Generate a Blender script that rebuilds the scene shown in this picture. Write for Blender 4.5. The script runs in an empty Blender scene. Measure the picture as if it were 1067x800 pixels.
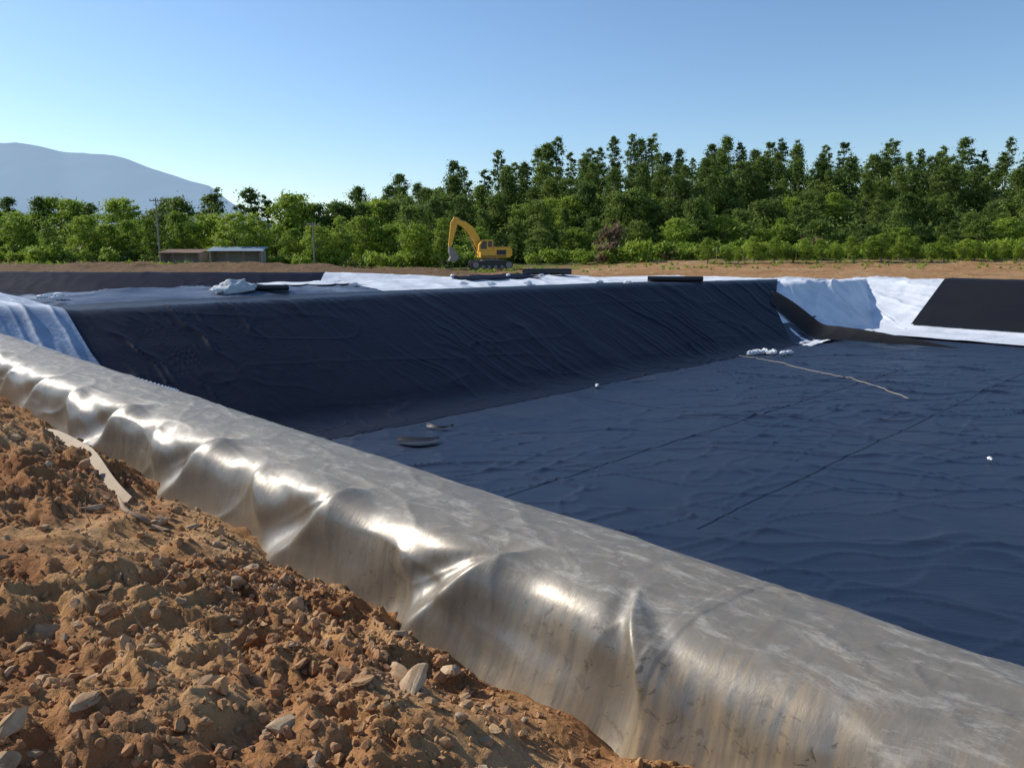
import bpy, bmesh, math, random
import numpy as np
from mathutils import Vector, Matrix, Euler
random.seed(7); rng=np.random.default_rng(11)
S2=math.sqrt(2)
scene=bpy.context.scene
scene.view_settings.view_transform='Standard'; scene.view_settings.look='None'; scene.view_settings.exposure=0
COL=scene.collection

# ------------------------------------------------------------ noise
def _h(ix,iy,s):
    ix=ix.astype(np.int64).astype(np.uint64); iy=iy.astype(np.int64).astype(np.uint64)
    with np.errstate(over='ignore'):
        v=ix*np.uint64(374761393)+iy*np.uint64(668265263)+np.uint64(s*1274126177+12345)
        v&=np.uint64(0xffffffff)
        v=(v^(v>>np.uint64(13)))*np.uint64(1274126177); v&=np.uint64(0xffffffff)
        v=v^(v>>np.uint64(16)); v=(v*np.uint64(2246822519))&np.uint64(0xffffffff); v=v^(v>>np.uint64(15))
    return v.astype(np.float64)/4294967295.0
def vn(x,y,s=0):
    x=np.asarray(x,float);y=np.asarray(y,float)
    ix=np.floor(x);iy=np.floor(y);fx=x-ix;fy=y-iy
    fx=fx*fx*fx*(fx*(fx*6-15)+10);fy=fy*fy*fy*(fy*(fy*6-15)+10)
    a=_h(ix,iy,s);b=_h(ix+1,iy,s);c=_h(ix,iy+1,s);d=_h(ix+1,iy+1,s)
    return (a+(b-a)*fx)*(1-fy)+(c+(d-c)*fx)*fy
def fbm(x,y,o=4,s=0):
    r=0;amp=1;t=0
    for i in range(o):
        r=r+amp*vn(x,y,s+i*17);t+=amp;amp*=.5;x,y=x*1.9+y*.6+3.1,y*1.9-x*.6+7.7
    return r/t-0.5
def ridge(x,y,s=0,k=2.0):
    n=vn(x,y,s); return (1-np.abs(2*n-1))**k
def sm(x,a,b):
    t=np.clip((x-a)/(b-a),0,1); return t*t*(3-2*t)

# ------------------------------------------------------------ terrain function
def AP(X,Y): return (Y-X)/S2,(X+Y)/S2
def XY(a,p): return (p-a)/S2,(p+a)/S2
def zr(p): return np.interp(p,[0,3.5,7,20,32,43,52,80],[0,0,-.35,-.40,-.43,-.62,-.75,-.8])
def atop(p): return np.interp(p,[6.5,20,43,52],[25,25,22,20.8])
def atoe(p): return np.interp(p,[9.5,20,39,49],[19.3,18.8,18.2,17.9])
def soft(t):
    return np.where(t<-.1,0,np.where(t<.1,(t+.1)**2/.4,np.where(t<.94,t,np.where(t<1.06,t-(t-.94)**2/.24,1))))
def hh(X,Y,bed=False):
    X=np.asarray(X,float);Y=np.asarray(Y,float)
    a,p=AP(X,Y)
    r=zr(p)+.30*sm(a,26,30.5)*(1-sm(p,33,42))*sm(p,5,9)-.42*sm(Y,42,58)*sm(-X,-16,0)
    t=np.maximum.reduce([(9.5-p)/6,(a-atoe(p))/(atop(p)-atoe(p)),(p-49.5)/6,(-26-a)/6])
    z1=-3.5+(r+3.5)*soft(t)
    d=np.minimum.reduce([a-31,60-Y,p-7.5,47-p])/4.0
    z2=r+(-2.3-r)*soft(d)
    z=np.where(a>28,z2,z1)
    out=np.maximum(sm(Y,61.5,65),sm(p,58,62))
    z=z+out*(.40*np.maximum(0,fbm(X*.12,Y*.2,4,5)+.12)+.45*np.abs(fbm(X*.5,Y*.5,3,9)))
    z=z+ .95*np.exp(-((Y-67)/2.4)**2)*(fbm(X*.3,Y*.3,4,4)+.45)*sm(-X,-7,-2)
    z=z+.65*sm(Y,66,90)*sm(X,5,25)+.25*sm(Y,66,90)*(1-sm(X,5,25))
    z=z+10.2*sm(Y,97,136)*sm(X,-46,26)+1.5*sm(Y,110,160)
    if bed:
        g=np.where((t<.97)|((d>.03)&(a>28)),-.16,0)
        g=np.where((a>19)&(a<32)&(p<48)&(p>4),-.16,g)
        z=z+g
        tr=(p<4.1)&(p>-6)&(a>-6)&(a<46)
        z=np.where(tr,np.minimum(z,-1.3),z)
        z=np.where((p<=-6),z-.05,z)
    return z

# ------------------------------------------------------------ node helpers
def newmat(n):
    m=bpy.data.materials.new(n);m.use_nodes=True
    nt=m.node_tree;b=nt.nodes.get('Principled BSDF');return m,nt,b
def L(nt,a,b): nt.links.new(a,b)
def ramp(nt,fac,stops):
    r=nt.nodes.new('ShaderNodeValToRGB');el=r.color_ramp.elements
    while len(el)<len(stops): el.new(.5)
    for e,(p,c) in zip(el,stops): e.position=p;e.color=(c[0],c[1],c[2],1)
    L(nt,fac,r.inputs[0]);return r
def g(v): return (v,v,v)
def coords(nt,kind='Object',scale=(1,1,1),rot=(0,0,0)):
    tc=nt.nodes.new('ShaderNodeTexCoord');mp=nt.nodes.new('ShaderNodeMapping')
    mp.inputs['Scale'].default_value=scale;mp.inputs['Rotation'].default_value=rot;L(nt,tc.outputs[kind],mp.inputs[0]);return mp.outputs[0]
def noise(nt,vec,scale,detail=5,rough=.6,dist=0):
    n=nt.nodes.new('ShaderNodeTexNoise');n.inputs['Scale'].default_value=scale;n.inputs['Detail'].default_value=detail
    n.inputs['Roughness'].default_value=rough;n.inputs['Distortion'].default_value=dist
    L(nt,vec,n.inputs['Vector']);return n.outputs['Fac']
def bump(nt,h,b,st=.3,dist=.02,prev=None):
    n=nt.nodes.new('ShaderNodeBump');n.inputs['Strength'].default_value=st;n.inputs['Distance'].default_value=dist
    L(nt,h,n.inputs['Height'])
    if prev: L(nt,prev.outputs[0],n.inputs['Normal'])
    if b: L(nt,n.outputs[0],b.inputs['Normal'])
    return n
def mixc(nt,f,a,b):
    m=nt.nodes.new('ShaderNodeMix');m.data_type='RGBA'
    if isinstance(f,(int,float)): m.inputs[0].default_value=f
    else: L(nt,f,m.inputs[0])
    for i,v in ((6,a),(7,b)):
        if isinstance(v,tuple): m.inputs[i].default_value=(v[0],v[1],v[2],1)
        else: L(nt,v,m.inputs[i])
    return m.outputs[2]
def math_(nt,op,a,b=None):
    m=nt.nodes.new('ShaderNodeMath');m.operation=op
    for i,v in ((0,a),(1,b)):
        if v is None: continue
        if isinstance(v,(int,float)): m.inputs[i].default_value=v
        else: L(nt,v,m.inputs[i])
    return m.outputs[0]
def simple(n,c,rough=.6,metal=0,var=.25,sc=3,bs=.15,bd=.01):
    m,nt,b=newmat(n);v=coords(nt);f=noise(nt,v,sc)
    L(nt,mixc(nt,f,tuple(x*(1-var) for x in c),tuple(min(1,x*(1+var)) for x in c)),b.inputs['Base Color'])
    b.inputs['Roughness'].default_value=rough;b.inputs['Metallic'].default_value=metal
    bump(nt,noise(nt,v,sc*6,3),b,bs,bd);return m

def liner_mat(n,base,dust,rough,dustamt,spec=.5,rot=0,bs=1.0):
    m,nt,b=newmat(n);v=coords(nt)
    n1=noise(nt,v,.35,5,.6,.4);n2=noise(nt,v,3.0,4,.65)
    d=ramp(nt,n1,[(.35,g(0)),(.75,g(1))]).outputs[0]
    dd=math_(nt,'MULTIPLY',math_(nt,'MULTIPLY',d,n2),dustamt)
    L(nt,mixc(nt,dd,base,dust),b.inputs['Base Color'])
    r=math_(nt,'ADD',math_(nt,'MULTIPLY',n1,.25),rough);L(nt,r,b.inputs['Roughness'])
    b.inputs['Specular IOR Level'].default_value=spec
    b1=bump(nt,noise(nt,coords(nt,'Object',(.6,1.3,1),(0,0,rot)),1.6,3,.55,.6),None,.14*bs,.05)
    b2=bump(nt,noise(nt,coords(nt,'Object',(.5,2.0,1),(0,0,rot)),5,4,.6,.8),None,.36*bs,.02,b1)
    bump(nt,noise(nt,v,18,2,.5),b,.24,.008,b2);return m
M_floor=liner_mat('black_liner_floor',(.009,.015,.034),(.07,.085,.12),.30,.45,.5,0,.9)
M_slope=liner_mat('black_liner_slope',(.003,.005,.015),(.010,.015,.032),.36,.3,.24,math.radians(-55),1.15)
M_far=liner_mat('black_liner_far',(.003,.007,.024),(.009,.014,.034),.60,.2,.06)
M_black=liner_mat('plain_black_liner',(.007,.007,.009),(.02,.02,.024),.5,.3,.25)
M_bench=liner_mat('dusty_grey_liner',(.02,.032,.065),(.30,.36,.46),.34,1.1,.4)
def white_mat(n,c0,c1):
    m,nt,b=newmat(n);v=coords(nt)
    f=noise(nt,v,.7,5,.6);c=ramp(nt,f,[(.3,c0),(.6,c1)]).outputs[0]
    L(nt,c,b.inputs['Base Color']);b.inputs['Roughness'].default_value=.7
    bump(nt,noise(nt,v,2.5,4,.6,.5),b,.5,.06);return m
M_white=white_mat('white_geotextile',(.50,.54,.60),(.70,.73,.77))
M_white_shade=white_mat('shaded_white_geotextile',(.17,.22,.31),(.33,.40,.50))  # white geotextile again, with bluish shade painted into the base colour
def berm_mat():
    m,nt,b=newmat('dusty_shiny_liner')
    uvs=coords(nt,'UV',(10,1.0,1));uvl=coords(nt,'UV',(1.2,3.0,1))
    ob=coords(nt);uv=coords(nt,'UV')
    sepu=nt.nodes.new('ShaderNodeSeparateXYZ');L(nt,uv,sepu.inputs[0])
    nz=noise(nt,ob,1.6,6,.66,.6)
    nf=noise(nt,ob,9,6,.74,.4)
    nff=noise(nt,ob,34,5,.75,.2)
    scr=noise(nt,uvl,2.6,8,.80,.5)
    # mud is splashed mostly on the stretch of liner beside the trampled soil
    alng=math_(nt,'ADD',sepu.outputs[0],math_(nt,'MULTIPLY',math_(nt,'SUBTRACT',nz,.5),3.0))
    mud=ramp(nt,math_(nt,'DIVIDE',alng,10.0),[(.18,g(1)),(.42,g(.30))]).outputs[0]
    lim=math_(nt,'ADD',sepu.outputs[1],math_(nt,'MULTIPLY',math_(nt,'SUBTRACT',noise(nt,ob,2.2,6,.65,.5),.5),.65))
    up=ramp(nt,math_(nt,'DIVIDE',lim,3.0),[(.55,g(1)),(.635,g(0))]).outputs[0]
    dm=ramp(nt,math_(nt,'ADD',math_(nt,'MULTIPLY',nz,.6),math_(nt,'MULTIPLY',nf,.5)),[(.42,g(.35)),(.66,g(1))]).outputs[0]
    top=math_(nt,'MULTIPLY',up,math_(nt,'ADD',math_(nt,'MULTIPLY',dm,.65),.35))
    chalk=ramp(nt,scr,[(.50,g(0)),(.64,g(1))]).outputs[0]
    ck=math_(nt,'MULTIPLY',math_(nt,'MULTIPLY',math_(nt,'MULTIPLY',chalk,up),nff),1.2)
    st=noise(nt,uvs,1.5,6,.65,.3);stm=ramp(nt,st,[(.38,g(0)),(.64,g(1))]).outputs[0]
    stm2=math_(nt,'MULTIPLY',math_(nt,'MULTIPLY',stm,mud),ramp(nt,noise(nt,ob,1.1,4,.6),[(.34,g(.2)),(.56,g(1))]).outputs[0])
    c0=mixc(nt,nz,(.15,.13,.10),(.26,.225,.18))
    c1=mixc(nt,math_(nt,'MULTIPLY',stm2,.85),c0,(.29,.20,.10))
    spots=ramp(nt,noise(nt,ob,12,5,.65,1.2),[(.57,g(0)),(.62,g(1))]).outputs[0]
    spm=math_(nt,'MULTIPLY',math_(nt,'MULTIPLY',spots,mud),ramp(nt,noise(nt,ob,.8,3),[(.42,g(.1)),(.60,g(.85))]).outputs[0])
    c1=mixc(nt,spm,c1,(.065,.045,.026))
    dcol=mixc(nt,nf,(.12,.105,.082),(.26,.23,.185))
    dcol=mixc(nt,math_(nt,'MULTIPLY',nff,.4),dcol,(.11,.096,.076))
    c2=mixc(nt,top,c1,dcol)
    c2=mixc(nt,ck,c2,(.42,.39,.34))
    L(nt,c2,b.inputs['Base Color'])
    r=math_(nt,'ADD',.26,math_(nt,'MULTIPLY',top,.34));r=math_(nt,'ADD',r,math_(nt,'MULTIPLY',stm2,.16))
    r=math_(nt,'ADD',r,math_(nt,'MULTIPLY',nf,.10));r=math_(nt,'ADD',r,math_(nt,'MULTIPLY',ck,.2))
    L(nt,r,b.inputs['Roughness'])
    L(nt,math_(nt,'MULTIPLY',math_(nt,'SUBTRACT',1,math_(nt,'MAXIMUM',top,stm2)),.38),b.inputs['Metallic'])
    b.inputs['Specular IOR Level'].default_value=.9
    b2=bump(nt,noise(nt,coords(nt,'UV',(5,2,1)),6,4,.6,.4),None,.3,.005)
    bump(nt,nf,b,.2,.003,b2)
    return m
M_berm=berm_mat()
def dirt_mat(n,c0,c1,c2,sc=1.0,bs=.8):
    m,nt,b=newmat(n);v=coords(nt)
    f=noise(nt,v,1.3*sc,6,.65,.3);f2=noise(nt,v,14*sc,5,.7);f3=noise(nt,v,.7,4,.6)
    c=ramp(nt,f,[(.3,c0),(.5,c1),(.7,c2)]).outputs[0]
    c=mixc(nt,math_(nt,'MULTIPLY',f2,.45),c,tuple(x*.6 for x in c1))
    dk=ramp(nt,f3,[(.40,g(.75)),(.58,g(0))]).outputs[0]
    c=mixc(nt,dk,c,(c0[0]*.85,c0[1]*.72,c0[2]*.7))
    L(nt,c,b.inputs['Base Color']);b.inputs['Roughness'].default_value=.95;b.inputs['Specular IOR Level'].default_value=.12
    b1=bump(nt,noise(nt,v,12*sc,6,.75,.2),None,bs,.035/sc)
    vo=nt.nodes.new('ShaderNodeTexVoronoi');vo.inputs['Scale'].default_value=45*sc;L(nt,v,vo.inputs['Vector'])
    bump(nt,vo.outputs['Distance'],b,bs*.5,.008/sc,b1);return m
M_dirt=dirt_mat('orange_soil',(.31,.145,.058),(.50,.28,.12),(.63,.42,.225),1.0,1.0)
M_clod=dirt_mat('soil_clods',(.37,.19,.085),(.54,.33,.165),(.67,.49,.30),2)
M_rock=[dirt_mat('tan_stone',(.44,.29,.155),(.58,.41,.245),(.68,.52,.33),2,.5),
        dirt_mat('pale_stone',(.48,.35,.21),(.62,.48,.31),(.72,.59,.42),2,.5),
        dirt_mat('brown_stone',(.30,.165,.085),(.43,.26,.135),(.52,.36,.21),2,.5)]
def ground_mat():
    m,nt,b=newmat('ground_soil_and_grass');v=coords(nt)
    f=noise(nt,v,.15,7,.65,.3);f2=noise(nt,v,1.8,5,.7)
    sp=nt.nodes.new('ShaderNodeSeparateXYZ');L(nt,v,sp.inputs[0])
    soil=ramp(nt,f,[(.3,(.36,.18,.07)),(.5,(.52,.30,.14)),(.7,(.60,.41,.23))]).outputs[0]
    dark=ramp(nt,f2,[(.3,(.11,.085,.045)),(.5,(.20,.13,.075)),(.7,(.32,.22,.13))]).outputs[0]
    xx=math_(nt,'ADD',sp.outputs[0],math_(nt,'MULTIPLY',math_(nt,'SUBTRACT',noise(nt,v,.12,5,.7),.5),50))
    kx=ramp(nt,math_(nt,'ADD',math_(nt,'DIVIDE',xx,60.0),.5),[(.38,g(1)),(.62,g(0))]).outputs[0]
    soil=mixc(nt,kx,soil,dark)
    soil=mixc(nt,math_(nt,'MULTIPLY',ramp(nt,f2,[(.42,g(0)),(.62,g(1))]).outputs[0],.6),soil,(.22,.12,.055))
    gr=ramp(nt,f2,[(.35,(.07,.10,.025)),(.6,(.16,.18,.06)),(.8,(.28,.24,.12))]).outputs[0]
    y=math_(nt,'ADD',sp.outputs[1],math_(nt,'MULTIPLY',math_(nt,'SUBTRACT',noise(nt,v,.08,4),.5),30))
    k=ramp(nt,math_(nt,'DIVIDE',y,100.0),[(.78,g(0)),(.92,g(1))]).outputs[0]
    L(nt,mixc(nt,k,soil,gr),b.inputs['Base Color']);b.inputs['Roughness'].default_value=.95;b.inputs['Specular IOR Level'].default_value=.1
    bump(nt,noise(nt,v,2.2,6,.75),b,1.0,.35);return m
M_ground=ground_mat()

# ------------------------------------------------------------ object helpers
def link(o): COL.objects.link(o);return o
def tag(o,label,cat,group=None,kind=None):
    o['label']=label;o['category']=cat
    if group:o['group']=group
    if kind:o['kind']=kind
    return o
def grid_mesh(name,P,mat,uv=None):
    n,m=P.shape[:2]
    me=bpy.data.meshes.new(name)
    idx=np.arange(n*m).reshape(n,m)
    F=np.stack([idx[:-1,:-1],idx[1:,:-1],idx[1:,1:],idx[:-1,1:]],-1).reshape(-1,4)
    me.vertices.add(n*m);me.vertices.foreach_set('co',P.reshape(-1).astype(np.float32))
    me.loops.add(len(F)*4);me.loops.foreach_set('vertex_index',F.reshape(-1).astype(np.int32))
    me.polygons.add(len(F));me.polygons.foreach_set('loop_start',(np.arange(len(F))*4).astype(np.int32))
    me.polygons.foreach_set('loop_total',np.full(len(F),4,np.int32))
    me.update(calc_edges=True)
    me.polygons.foreach_set('use_smooth',np.ones(len(F),bool))
    if uv is not None:
        l=me.uv_layers.new(name='UVMap');u=uv.reshape(-1,2)[F.reshape(-1)]
        l.data.foreach_set('uv',u.reshape(-1).astype(np.float32))
    me.materials.append(mat);me.validate();
    nz=np.zeros(len(me.polygons)*3,np.float32);me.polygons.foreach_get('normal',nz)
    if nz[2::3].mean()<0: me.flip_normals()
    return me
def mesh_obj(name,me,parent=None,loc=(0,0,0),rot=(0,0,0),sc=(1,1,1)):
    o=bpy.data.objects.new(name,me);link(o);o.location=loc;o.rotation_euler=rot;o.scale=sc
    if parent:o.parent=parent
    return o
def empty(name,loc,rot=(0,0,0),sc=(1,1,1)):
    o=bpy.data.objects.new(name,None);link(o);o.location=loc;o.rotation_euler=rot;o.scale=sc;o.empty_display_size=.2;return o

# ------------------------------------------------------------ ground sheet
def lines(lo,hi,step,ext):
    c=list(np.arange(lo,hi+.001,step));d=step;x=hi
    while x<ext: d*=1.25;x+=d;c.append(x)
    d=step;x=lo
    while x>-ext: d*=1.25;x-=d;c.insert(0,x)
    return np.array(c)
gx=lines(-62,80,.5,6000);gy=lines(-8,112,.5,6000)
GX,GY=np.meshgrid(gx,gy,indexing='ij')
GZ=hh(GX,GY,True)
o=mesh_obj('ground',grid_mesh('ground',np.stack([GX,GY,GZ],-1),M_ground));tag(o,'brown bare soil ground with grass and a low hill','ground',kind='structure')

# ------------------------------------------------------------ liners
def patch(name,a0,a1,p0,p1,na,npp,disp,off,mat,label,cat='liner',afn=None,pfn=None):
    s=np.linspace(0,1,na)[:,None];q=np.linspace(0,1,npp)[None,:]
    P_=p0+(p1-p0)*q+0*s
    A=a0+(a1-a0)*s+0*q
    if afn is not None: A=a0+(afn(P_)-a0)*s
    if pfn is not None: P_=p0+(pfn(A)-p0)*q
    X,Y=XY(A,P_);Z=hh(X,Y)+off+disp(A,P_)
    o=mesh_obj(name,grid_mesh(name,np.stack([X,Y,Z],-1),mat));tag(o,label,cat);return o
def d_floor(A,P):
    X,Y=XY(A,P)
    w1=fbm(X*.25,Y*.25,3,3)*3
    r1=ridge(X*.14+w1*.3,Y*.55+w1*.4,1,18)*.065
    r2=ridge(X*.35+w1*.4+9,Y*1.3+w1*.6,2,14)*.038
    r3=ridge(X*.9-Y*.7,Y*.5+X*.3+w1*.3,6,16)*.04
    r5=ridge(X*.35+Y*.5+w1*.2,Y*1.1-X*.6+w1*.3,16,16)*.045
    r4=ridge(X*1.1+w1,Y*3.0+w1,13,7)*.012*sm(vn(X*.2,Y*.2,17),.4,.7)
    m=.25+1.0*vn(X*.12,Y*.12,8)
    return (r1+r2+r3+r4+r5)*m+.02*fbm(X*.6,Y*.9,3,12)
def d_slope(A,P):
    w=fbm(A*.3,P*.3,3,21)*2
    q=P+(A-18)*.22+fbm(P*.4,A*.4,3,29)*1.0
    r=ridge(q*.5+w*.4,A*.10+w*.2,22,12)*.07*sm(vn(P*.3,A*.2,28),.3,.6)+ridge(q*2.2+w*.5,A*.18,23,8)*.040*sm(vn(P*.5,A*.3,30),.25,.6)+ridge(q*4.6+w,A*.35,27,5)*.022
    r+=ridge(P*.2-A*.2+w,A*.9+P*.15,24,10)*.016
    return r*(.4+.9*vn(P*.15,A*.15,25))*(1-.75*sm(A-atop(P),-.6,.8))+.015*fbm(P,A,3,26)
def d_bank(A,P):
    k=sm(A-atoe(P),-.9,.9)
    return .012+.09*k+d_floor(A,P)*(1-k)+d_slope(A,P)*k
def d_white(A,P):
    w=fbm(A*.5,P*.5,3,41)
    return ridge(P*.9+w,A*.25+w*.5,42,4)*.08+ridge(P*.3+w,A*1.1,44,4)*.05
def d_end(A,P):
    dx=P-54.5;dy=A-22.5;th=np.arctan2(dy,dx);rr_=np.hypot(dx,dy);w=fbm(A*.4,P*.4,3,43)
    return (ridge(th*5.5+w*.8,rr_*.12+w*.3,45,4)*.14+ridge(th*13+w,rr_*.25,49,4)*.05)*sm(rr_,.8,3)+.4*d_white(A,P)
def d_long(A,P):
    w=fbm(A*.25,P*.5,3,46)
    return (ridge(P*1.5+w*1.4,A*.12+w,47,2.5)*.09+ridge(P*3.1+w,A*.2,48,3)*.035)*sm(P,4.1,4.8)-.12+.25*sm(P,3.85,4.5)
aend=lambda P:np.interp(P,[6,17,22,49],[27.2,27.0,26.6,23.5])
pend=lambda A:np.interp(A,[16.8,18,20.3,23.6],[38.3,38.8,41.2,48.0])
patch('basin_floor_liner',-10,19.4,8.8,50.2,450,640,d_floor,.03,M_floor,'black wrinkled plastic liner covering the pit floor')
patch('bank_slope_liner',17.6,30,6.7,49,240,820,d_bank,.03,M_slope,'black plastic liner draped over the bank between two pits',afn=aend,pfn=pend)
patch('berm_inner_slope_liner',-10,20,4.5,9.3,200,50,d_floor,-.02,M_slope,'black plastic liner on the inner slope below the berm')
patch('white_sheet',11.6,40,3.6,6.95,260,90,d_long,.03,M_white_shade,'white geotextile sheet, coloured as in bluish shade, hanging over the inner side of the berm','sheet',pfn=lambda A:np.interp(A,[11.6,14,17.5,19,21,23,40],[4.5,6.2,7.2,7.4,6.9,6.7,6.7]))
patch('grey_sheet',25.6,31.8,6.8,22.5,80,160,lambda A,P:d_white(A,P)*sm(A-aend(P),-.2,1.0),.05,M_bench,'dusty grey-blue plastic sheet lying on top of the bank','sheet')
patch('white_sheet',24,32.2,19.5,49,60,280,lambda A,P:d_white(A,P)*sm(A-aend(P),-.2,1.0),.07,M_white,'white geotextile sheet lying on top of the bank','sheet')
patch('white_sheet',29.2,30.9,15.5,20.5,30,90,lambda A,P:d_white(A,P)*.6,.13,M_white,'strip of white sheet lying across the grey bank top','sheet',pfn=lambda A:20.5-(A-29)*1.5)
patch('black_sheet',28.5,30.8,25.5,31,40,90,lambda A,P:d_white(A,P)*.6,.19,M_far,'dark liner piece lying across white sheet on the bank','sheet',afn=lambda P:29.0+1.6*vn(P*.5,P*0,150))
patch('white_sheet',17.0,25,37.8,53,80,150,lambda A,P:d_end(A,P)*sm(P-pend(A),-.1,1.2),.02,M_white,'white geotextile sheet on the end of the bank slope','sheet')
patch('white_sheet',15.4,22,49.2,57,100,110,d_end,.04,M_white,'sunlit white geotextile sheet on the end wall of the pit','sheet')
patch('end_wall_liner',-14,15.9,49.9,57,160,60,lambda A,P:.5*d_slope(A,P),.24,M_black,'black plastic liner on the end wall of the pit')
patch('white_sheet',-6,18.1,45.8,50.3,120,40,lambda A,P:.3*d_white(A,P),.13,M_white,'white sheet strip lying along the foot of the end wall','sheet')
def pit(name,x0,x1,mat,label,nx,off,cat):
    X=np.linspace(x0,x1,nx)[:,None];q=np.linspace(0,1,160)[None,:]
    Y0=X+31.2*S2;Y=Y0+(60.8-Y0)*q;X=X+0*q
    a,p=AP(X,Y);Z=hh(X,Y)+off+.5*d_white(a,p)
    o=mesh_obj(name,grid_mesh(name,np.stack([X,Y,Z],-1),mat));tag(o,label,cat)
pit('second_pit_liner',-48,-14,M_far,'black plastic liner inside the second pit',260,.04,'liner')
pit('white_sheet',-14.4,13,M_white,'white geotextile covering the side of the second pit',220,.06,'sheet')
def flap():
    n,m=110,40
    s=np.linspace(0,1,n)[:,None];q=np.linspace(0,1,m)[None,:]
    A0=np.array([21.3,42.6]);B0=np.array([10.9,42.0]);C0=np.array([20.6,41.2]);D0=np.array([12.0,40.0])
    e1=A0[None,:]*(1-s)+B0[None,:]*s;e0=C0[None,:]*(1-s)+D0[None,:]*s
    e0=e0*(1-s**1.6)+e1*s**1.6
    G=e0[:,None,:]*(1-q[...,None])+e1[:,None,:]*q[...,None]
    A=G[...,0];P=G[...,1]
    ar=np.sin(np.pi*np.clip(s**.65,0,1))**1.0
    lift=.62*ar*q**2.2
    X,Y=XY(A,P)
    Z=hh(X,Y)+.15+lift+.04*ridge(A*.8+P*.3,P*.5,71,4)*(1-.5*q)
    o=mesh_obj('liner_flap',grid_mesh('liner_flap',np.stack([X,Y,Z],-1),M_black));tag(o,'loose black liner edge folded up where it meets white sheet','liner')
flap()

# ------------------------------------------------------------ berm liner (hero)
prof=np.array([(4.95,-.83),(4.5,-.55),(4.1,-.31),(3.78,-.13),(3.57,-.02),(3.3,.0),(3.04,-.008),(2.88,-.030),(2.78,-.085),(2.72,-.19),(2.68,-.36),(2.61,-.54),(2.49,-.74),(2.33,-.88)])
seg=np.r_[0,np.cumsum(np.hypot(*np.diff(prof,axis=0).T))]
nw=270;w=np.linspace(0,seg[-1],nw)
pp=np.interp(w,seg,prof[:,0]);pz=np.interp(w,seg,prof[:,1])
for _ in range(50):
    pp[1:-1]=(pp[:-2]+2*pp[1:-1]+pp[2:])/4;pz[1:-1]=(pz[:-2]+2*pz[1:-1]+pz[2:])/4
tx=np.gradient(pp);tz=np.gradient(pz);ln=np.hypot(tx,tz);nxp=tz/ln;nzp=-tx/ln
for _ in range(60):
    nxp[1:-1]=(nxp[:-2]+2*nxp[1:-1]+nxp[2:])/4;nzp[1:-1]=(nzp[:-2]+2*nzp[1:-1]+nzp[2:])/4
wc=w[np.argmin(np.abs(pp-3.3))]
aa=[-2.0];
while aa[-1]<46: aa.append(aa[-1]+.010+.0042*max(0,aa[-1]-1.5))
aa=np.array(aa)
A=aa[:,None]+0*w[None,:];U=(w[None,:]-wc)+0*A
wob=.05*fbm(aa*.35,aa*0+.5,3,51)+.05*fbm(aa*1.1,aa*0,2,52)
D=np.zeros_like(A)
rr=random.Random(5)
fold=[(.75,.66,.02,.4,.16),(2.05,.38,.080,-.45,.085),(2.95,.40,.105,.55,.15),(3.65,.66,.035,-.6,.13),(4.45,.38,.115,.6,.18),
      (5.6,.50,.055,-.5,.17),(6.45,.36,.13,.65,.21),(7.7,.50,.07,-.45,.2),(8.6,.38,.135,.5,.23),(10.1,.46,.11,-.4,.24)]
x=11.3
while x<44:
    fold.append((x,rr.uniform(.36,.55),rr.uniform(.07,.14),rr.choice([-.5,.5,.6]),rr.uniform(.2,.28)));x+=rr.uniform(.9,2.0)
for (ak,u0,am,sk,sg) in fold:
    m_=np.abs(aa-ak)<(3.0*sg*4+1.2);
    Am=A[m_];Um=U[m_]
    v=np.clip((Um-u0)/(1.05-u0),-.3,1.4)
    q=Am-ak-sk*(Um-u0)-.05*np.sin(Um*6+ak*3)-.10*fbm(Um*1.8,Am*.5+ak,2,53)
    wd=sg*(.42+1.0*np.clip(v,0,1.2))
    e=sm(v,-.32,.38)*(1-.25*sm(v,.8,1.2))
    rg=np.where(q<0,np.exp(-(np.abs(q)/(wd*2.0))**1.2),np.exp(-(q/(wd*.70))**2))
    dd=am*e*(rg-.42*np.exp(-((q-wd*2.0)/(wd*1.4))**2)-.20*np.exp(-((q+wd*3.4)/(wd*1.7))**2))
    for da,ds,cw in ((.10,.75,.024),(-.16,-.55,.028)):
        qc=Am-ak-da*sg/.1*.6*np.clip(v,0,1)-(sk+ds)*(Um-u0)-.06*fbm(Um*4,Am*0+ak+da,2,66)
        dd+=am*.09*np.exp(-np.abs(qc)/(cw+.012*ak**.5))*sm(v,-.05,.12)*(1-sm(v,.35,.85))
    if ak in (2.05,2.95,4.45,6.45,8.6):
        dd+=-.16*am*np.exp(-((Um-u0+.04)/.13)**2)*np.exp(-((Am-ak)/(sg*1.9))**2)
    D[m_]+=dd
env=sm(U,.22,.6)
wp=fbm(A*.8,U*1.2,3,67)
D+=env*(.10*fbm(A*.7+U*.5,U*.8,2,54)+.014*(ridge(A*.9+U*1.2+wp,U*1.6+wp*2,54,1.2)-.4)+.014*ridge(A*.7-U*.9+wp*1.5,U*1.3+A*.2+wp,68,8))
D+=.012*fbm(A*.9,U*1.6,3,57)+.0028*fbm(A*6,U*9,2,58)
D+=(1-env)*(.009*(ridge(A*.8+U*1.2,U*3.0+fbm(A*.7,U,2,59)*2,60,9)+ridge(A*1.3-U*2.0,U*1.5,63,11))+.005*ridge(A*2.5+U*3.0+wp,U*4-A*.6,64,8))
for sa in (1.75,7.9):
    D+=.004*(np.abs(A-sa-U*.12)<.035)
Pm=pp[None,:]+wob[:,None]+D*nxp[None,:];Zm=pz[None,:]+D*nzp[None,:]+.03*fbm(A*.3,A*0,2,61)
X,Y=XY(A,Pm)
UV=np.stack([A,U+1.25],-1)
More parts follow.
